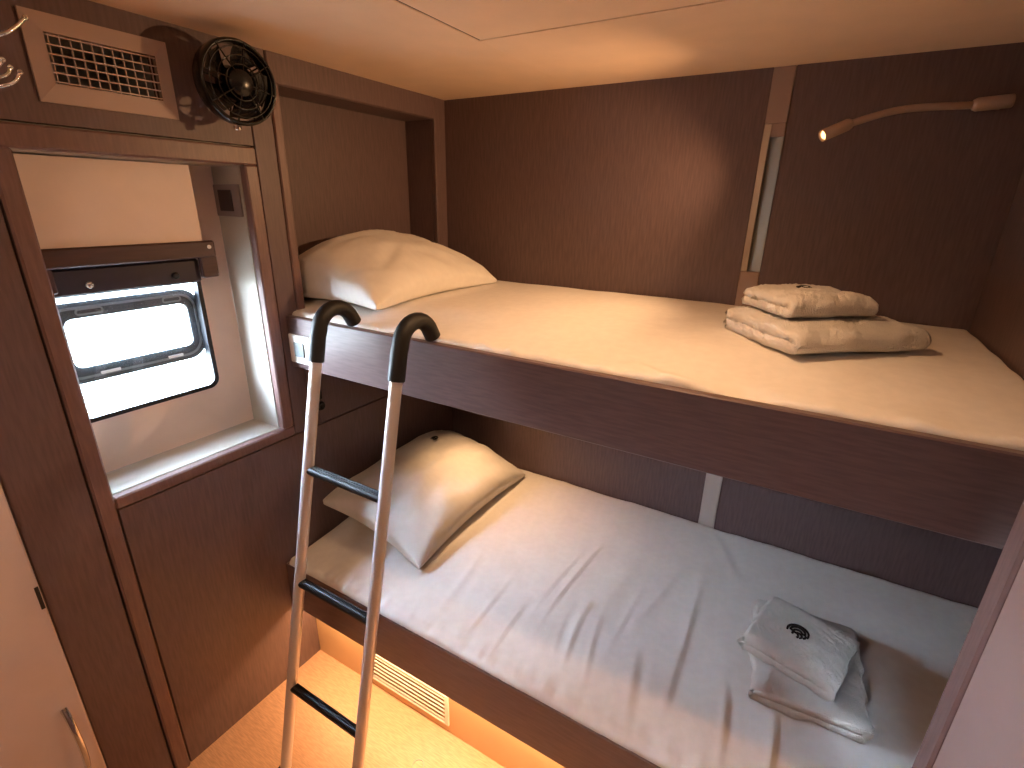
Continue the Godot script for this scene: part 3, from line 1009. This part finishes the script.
func build_small_fittings() -> void:
	# switch on the side of the window reveal
	var s := thing("light_switch", "grey light switch with a dark rocker inside the window reveal", "switch")
	box("plate", Vector3(-0.146, 1.580, 0.885), Vector3(-0.030, 1.664, 0.892), M.plate, s, 0.003)
	box("rocker", Vector3(-0.122, 1.594, 0.892), Vector3(-0.062, 1.650, 0.895), M.rocker_dark, s, 0.0015)
	at_base(s, Vector3(-0.088, 1.58, 0.885))
	# switch on the upper bunk's board
	s = thing("light_switch", "white square light switch with a grey rocker on the upper bunk's board", "switch")
	box("plate", Vector3(0.012, 1.152, UPPER_Z), Vector3(0.106, 1.241, UPPER_Z + 0.008), M.white_plastic, s, 0.003)
	box("rocker", Vector3(0.037, 1.174, UPPER_Z + 0.008), Vector3(0.081, 1.219, UPPER_Z + 0.0115), M.grey_plastic, s, 0.0015)
	at_base(s, Vector3(0.059, 1.152, UPPER_Z))
	# round socket on the wall under the upper bunk
	s = thing("wall_socket", "small round black socket on the wall under the upper bunk", "socket")
	var st := begin()
	lathe(st, Vector3(0.0, 0.967, 0.735), Vector3(1, 0, 0), [Vector2(0.016, 0), Vector2(0.016, 0.006), Vector2(0.013, 0.009), Vector2(0.009, 0.009), Vector2(0.0085, 0.002), Vector2(0, 0.002)], 24)
	obj("socket_ring", st, M.black, s)
	st = begin()
	bx(st, Vector3(0.0, 0.992, 0.728), Vector3(0.007, 1.022, 0.742), 0.002)
	obj("cap_hinge", st, M.rubber, s)
	at_base(s, Vector3(0.0, 0.967, 0.735))
	# coat hooks on the board beside the window
	var hk := thing("coat_hook", "chrome coat hook with three prongs on the board left of the grille", "hook")
	box("back_plate", Vector3(0.0, 1.775, 1.412), Vector3(0.006, 1.94, 1.442), M.chrome, hk, 0.002)
	var mk := func(pts: Array, tip: bool, called: String) -> void:
		var cv := Curve3D.new()
		for i in pts.size():
			var tg := Vector3.ZERO
			if i > 0 and i < pts.size() - 1: tg = (pts[i + 1] - pts[i - 1]) * 0.22
			cv.add_point(pts[i], -tg, tg)
		var q := []
		for i in 25: q.append(cv.sample_baked(cv.get_baked_length() * i / 24.0, true))
		var s2 := begin()
		tube(s2, q, 0.0032, 10)
		var o := obj(called, s2, M.chrome, hk)
		if tip:
			s2 = begin()
			var e: Vector3 = q[-1]
			var prof := []
			for i in 9:
				var a := PI * i / 8.0
				prof.append(Vector2(sin(a) * 0.0048, -cos(a) * 0.0048))
			lathe(s2, e, Vector3.UP, prof, 14)
			obj("ball_tip", s2, M.chrome, o)
	mk.call([Vector3(0.005, 1.90, 1.427), Vector3(0.05, 1.878, 1.385), Vector3(0.07, 1.891, 1.345), Vector3(0.07, 1.908, 1.322), Vector3(0.07, 1.925, 1.305)], true, "upper_hook")
	mk.call([Vector3(0.005, 1.83, 1.427), Vector3(0.04, 1.805, 1.39), Vector3(0.07, 1.810, 1.362), Vector3(0.07, 1.820, 1.344), Vector3(0.07, 1.836, 1.334)], true, "prong")
	mk.call([Vector3(0.005, 1.83, 1.427), Vector3(0.04, 1.818, 1.395), Vector3(0.07, 1.822, 1.366), Vector3(0.07, 1.830, 1.352), Vector3(0.07, 1.841, 1.346)], true, "prong")
	mk.call([Vector3(0.005, 1.83, 1.427), Vector3(0.04, 1.830, 1.40), Vector3(0.07, 1.836, 1.37), Vector3(0.07, 1.842, 1.36), Vector3(0.07, 1.851, 1.354)], true, "prong")
	at_base(hk, Vector3(0.0, 1.775, 1.427))

func spot(called: String, p: Vector3, towards: Vector3, energy: float, c: Color, size: float, angle: float, parent: Node) -> void:
	var l := SpotLight3D.new()
	l.name = called
	l.light_color = c
	l.light_energy = energy
	l.light_size = size
	l.spot_angle = angle
	l.spot_angle_attenuation = 1.0
	l.spot_range = 8.0
	l.spot_attenuation = 2.0
	l.shadow_enabled = true
	parent.add_child(l)
	l.look_at_from_position(p, p + towards, Vector3.RIGHT)

func build_lamps() -> void:
	var warm := Color(1.0, 0.78, 0.56)
	# recessed ceiling downlight straight above the edge of the upper bunk
	var d := thing("ceiling_downlight", "small round recessed downlight in the ceiling over the bunk edge", "lamp")
	var c := Vector3(1.07, H - 0.001, 0.845)
	var st := begin()
	lathe(st, c, Vector3.DOWN, [Vector2(0.036, 0), Vector2(0.036, 0.003), Vector2(0.026, 0.006), Vector2(0.024, 0.002)], 32)
	obj("bezel", st, M.nickel, d)
	st = begin()
	lathe(st, c, Vector3.DOWN, [Vector2(0.0245, 0.002), Vector2(0, 0.003)], 28)
	obj("lamp_lens", st, M.lamp_glow, d)
	spot("downlight_beam", c + Vector3.DOWN * 0.012, Vector3.DOWN, 0.55, warm, 0.022, 75.0, d)
	# unseen fill lamp added behind the viewer to brighten ceiling, walls and floor
	d = thing("added_fill_lamp", "added fill lamp, flat and square, unseen on the ceiling over the free cabin floor", "lamp")
	var pc := Vector3(0.8, H, 2.25)
	st = begin()
	bx(st, pc + Vector3(-0.21, -0.026, -0.16), pc + Vector3(0.21, 0.0, 0.16), 0.005)
	obj("housing", st, M.white_plastic, d)
	st = begin()
	bx(st, pc + Vector3(-0.195, -0.029, -0.145), pc + Vector3(0.195, -0.0262, 0.145), 0.001)
	obj("fill_diffuser", st, M.lamp_glow, d)
	var pa := AreaLight3D.new()
	pa.name = "fill_light"
	pa.area_size = Vector2(0.39, 0.29)
	pa.light_color = Color(1.0, 0.86, 0.72)
	pa.light_energy = 0.65
	pa.area_range = 8.0
	pa.shadow_enabled = true
	d.add_child(pa)
	pa.look_at_from_position(pc + Vector3.DOWN * 0.031, pc + Vector3.DOWN, Vector3.BACK)
	# downlight under the upper bunk, over the pillow
	d = thing("berth_downlight", "small round downlight under the upper bunk over the lower pillow", "lamp")
	c = Vector3(0.36, 1.1395, 0.30)
	st = begin()
	lathe(st, c, Vector3.DOWN, [Vector2(0.030, 0), Vector2(0.030, 0.008), Vector2(0.022, 0.011), Vector2(0.020, 0.006)], 28)
	obj("bezel", st, M.nickel, d)
	st = begin()
	lathe(st, c, Vector3.DOWN, [Vector2(0.0205, 0.006), Vector2(0, 0.007)], 24)
	obj("lamp_lens", st, M.lamp_glow, d)
	spot("berth_beam", c + Vector3.DOWN * 0.014, Vector3(0.25, -1, 0.05), 0.42, warm, 0.018, 48.0, d)
	# LED strip behind the lower bunk's front board
	d = thing("led_strip", "warm LED strip under the lower bunk lighting the plinth and floor", "lamp")
	st = begin()
	bx(st, Vector3(0.02, 0.294, 0.905), Vector3(RIGHT_X - 0.03, 0.2995, 0.917), 0.001)
	obj("led_tape", st, M.led_glow, d)
	var a := AreaLight3D.new()
	a.name = "led_light"
	a.area_size = Vector2(RIGHT_X - 0.06, 0.012)
	a.light_color = Color(1.0, 0.79, 0.56)
	a.light_energy = 0.80
	a.area_range = 6.0
	a.shadow_enabled = true
	d.add_child(a)
	a.look_at_from_position(Vector3((RIGHT_X) * 0.5, 0.2925, 0.911), Vector3(RIGHT_X * 0.5, -1.0, 0.911), Vector3.BACK)
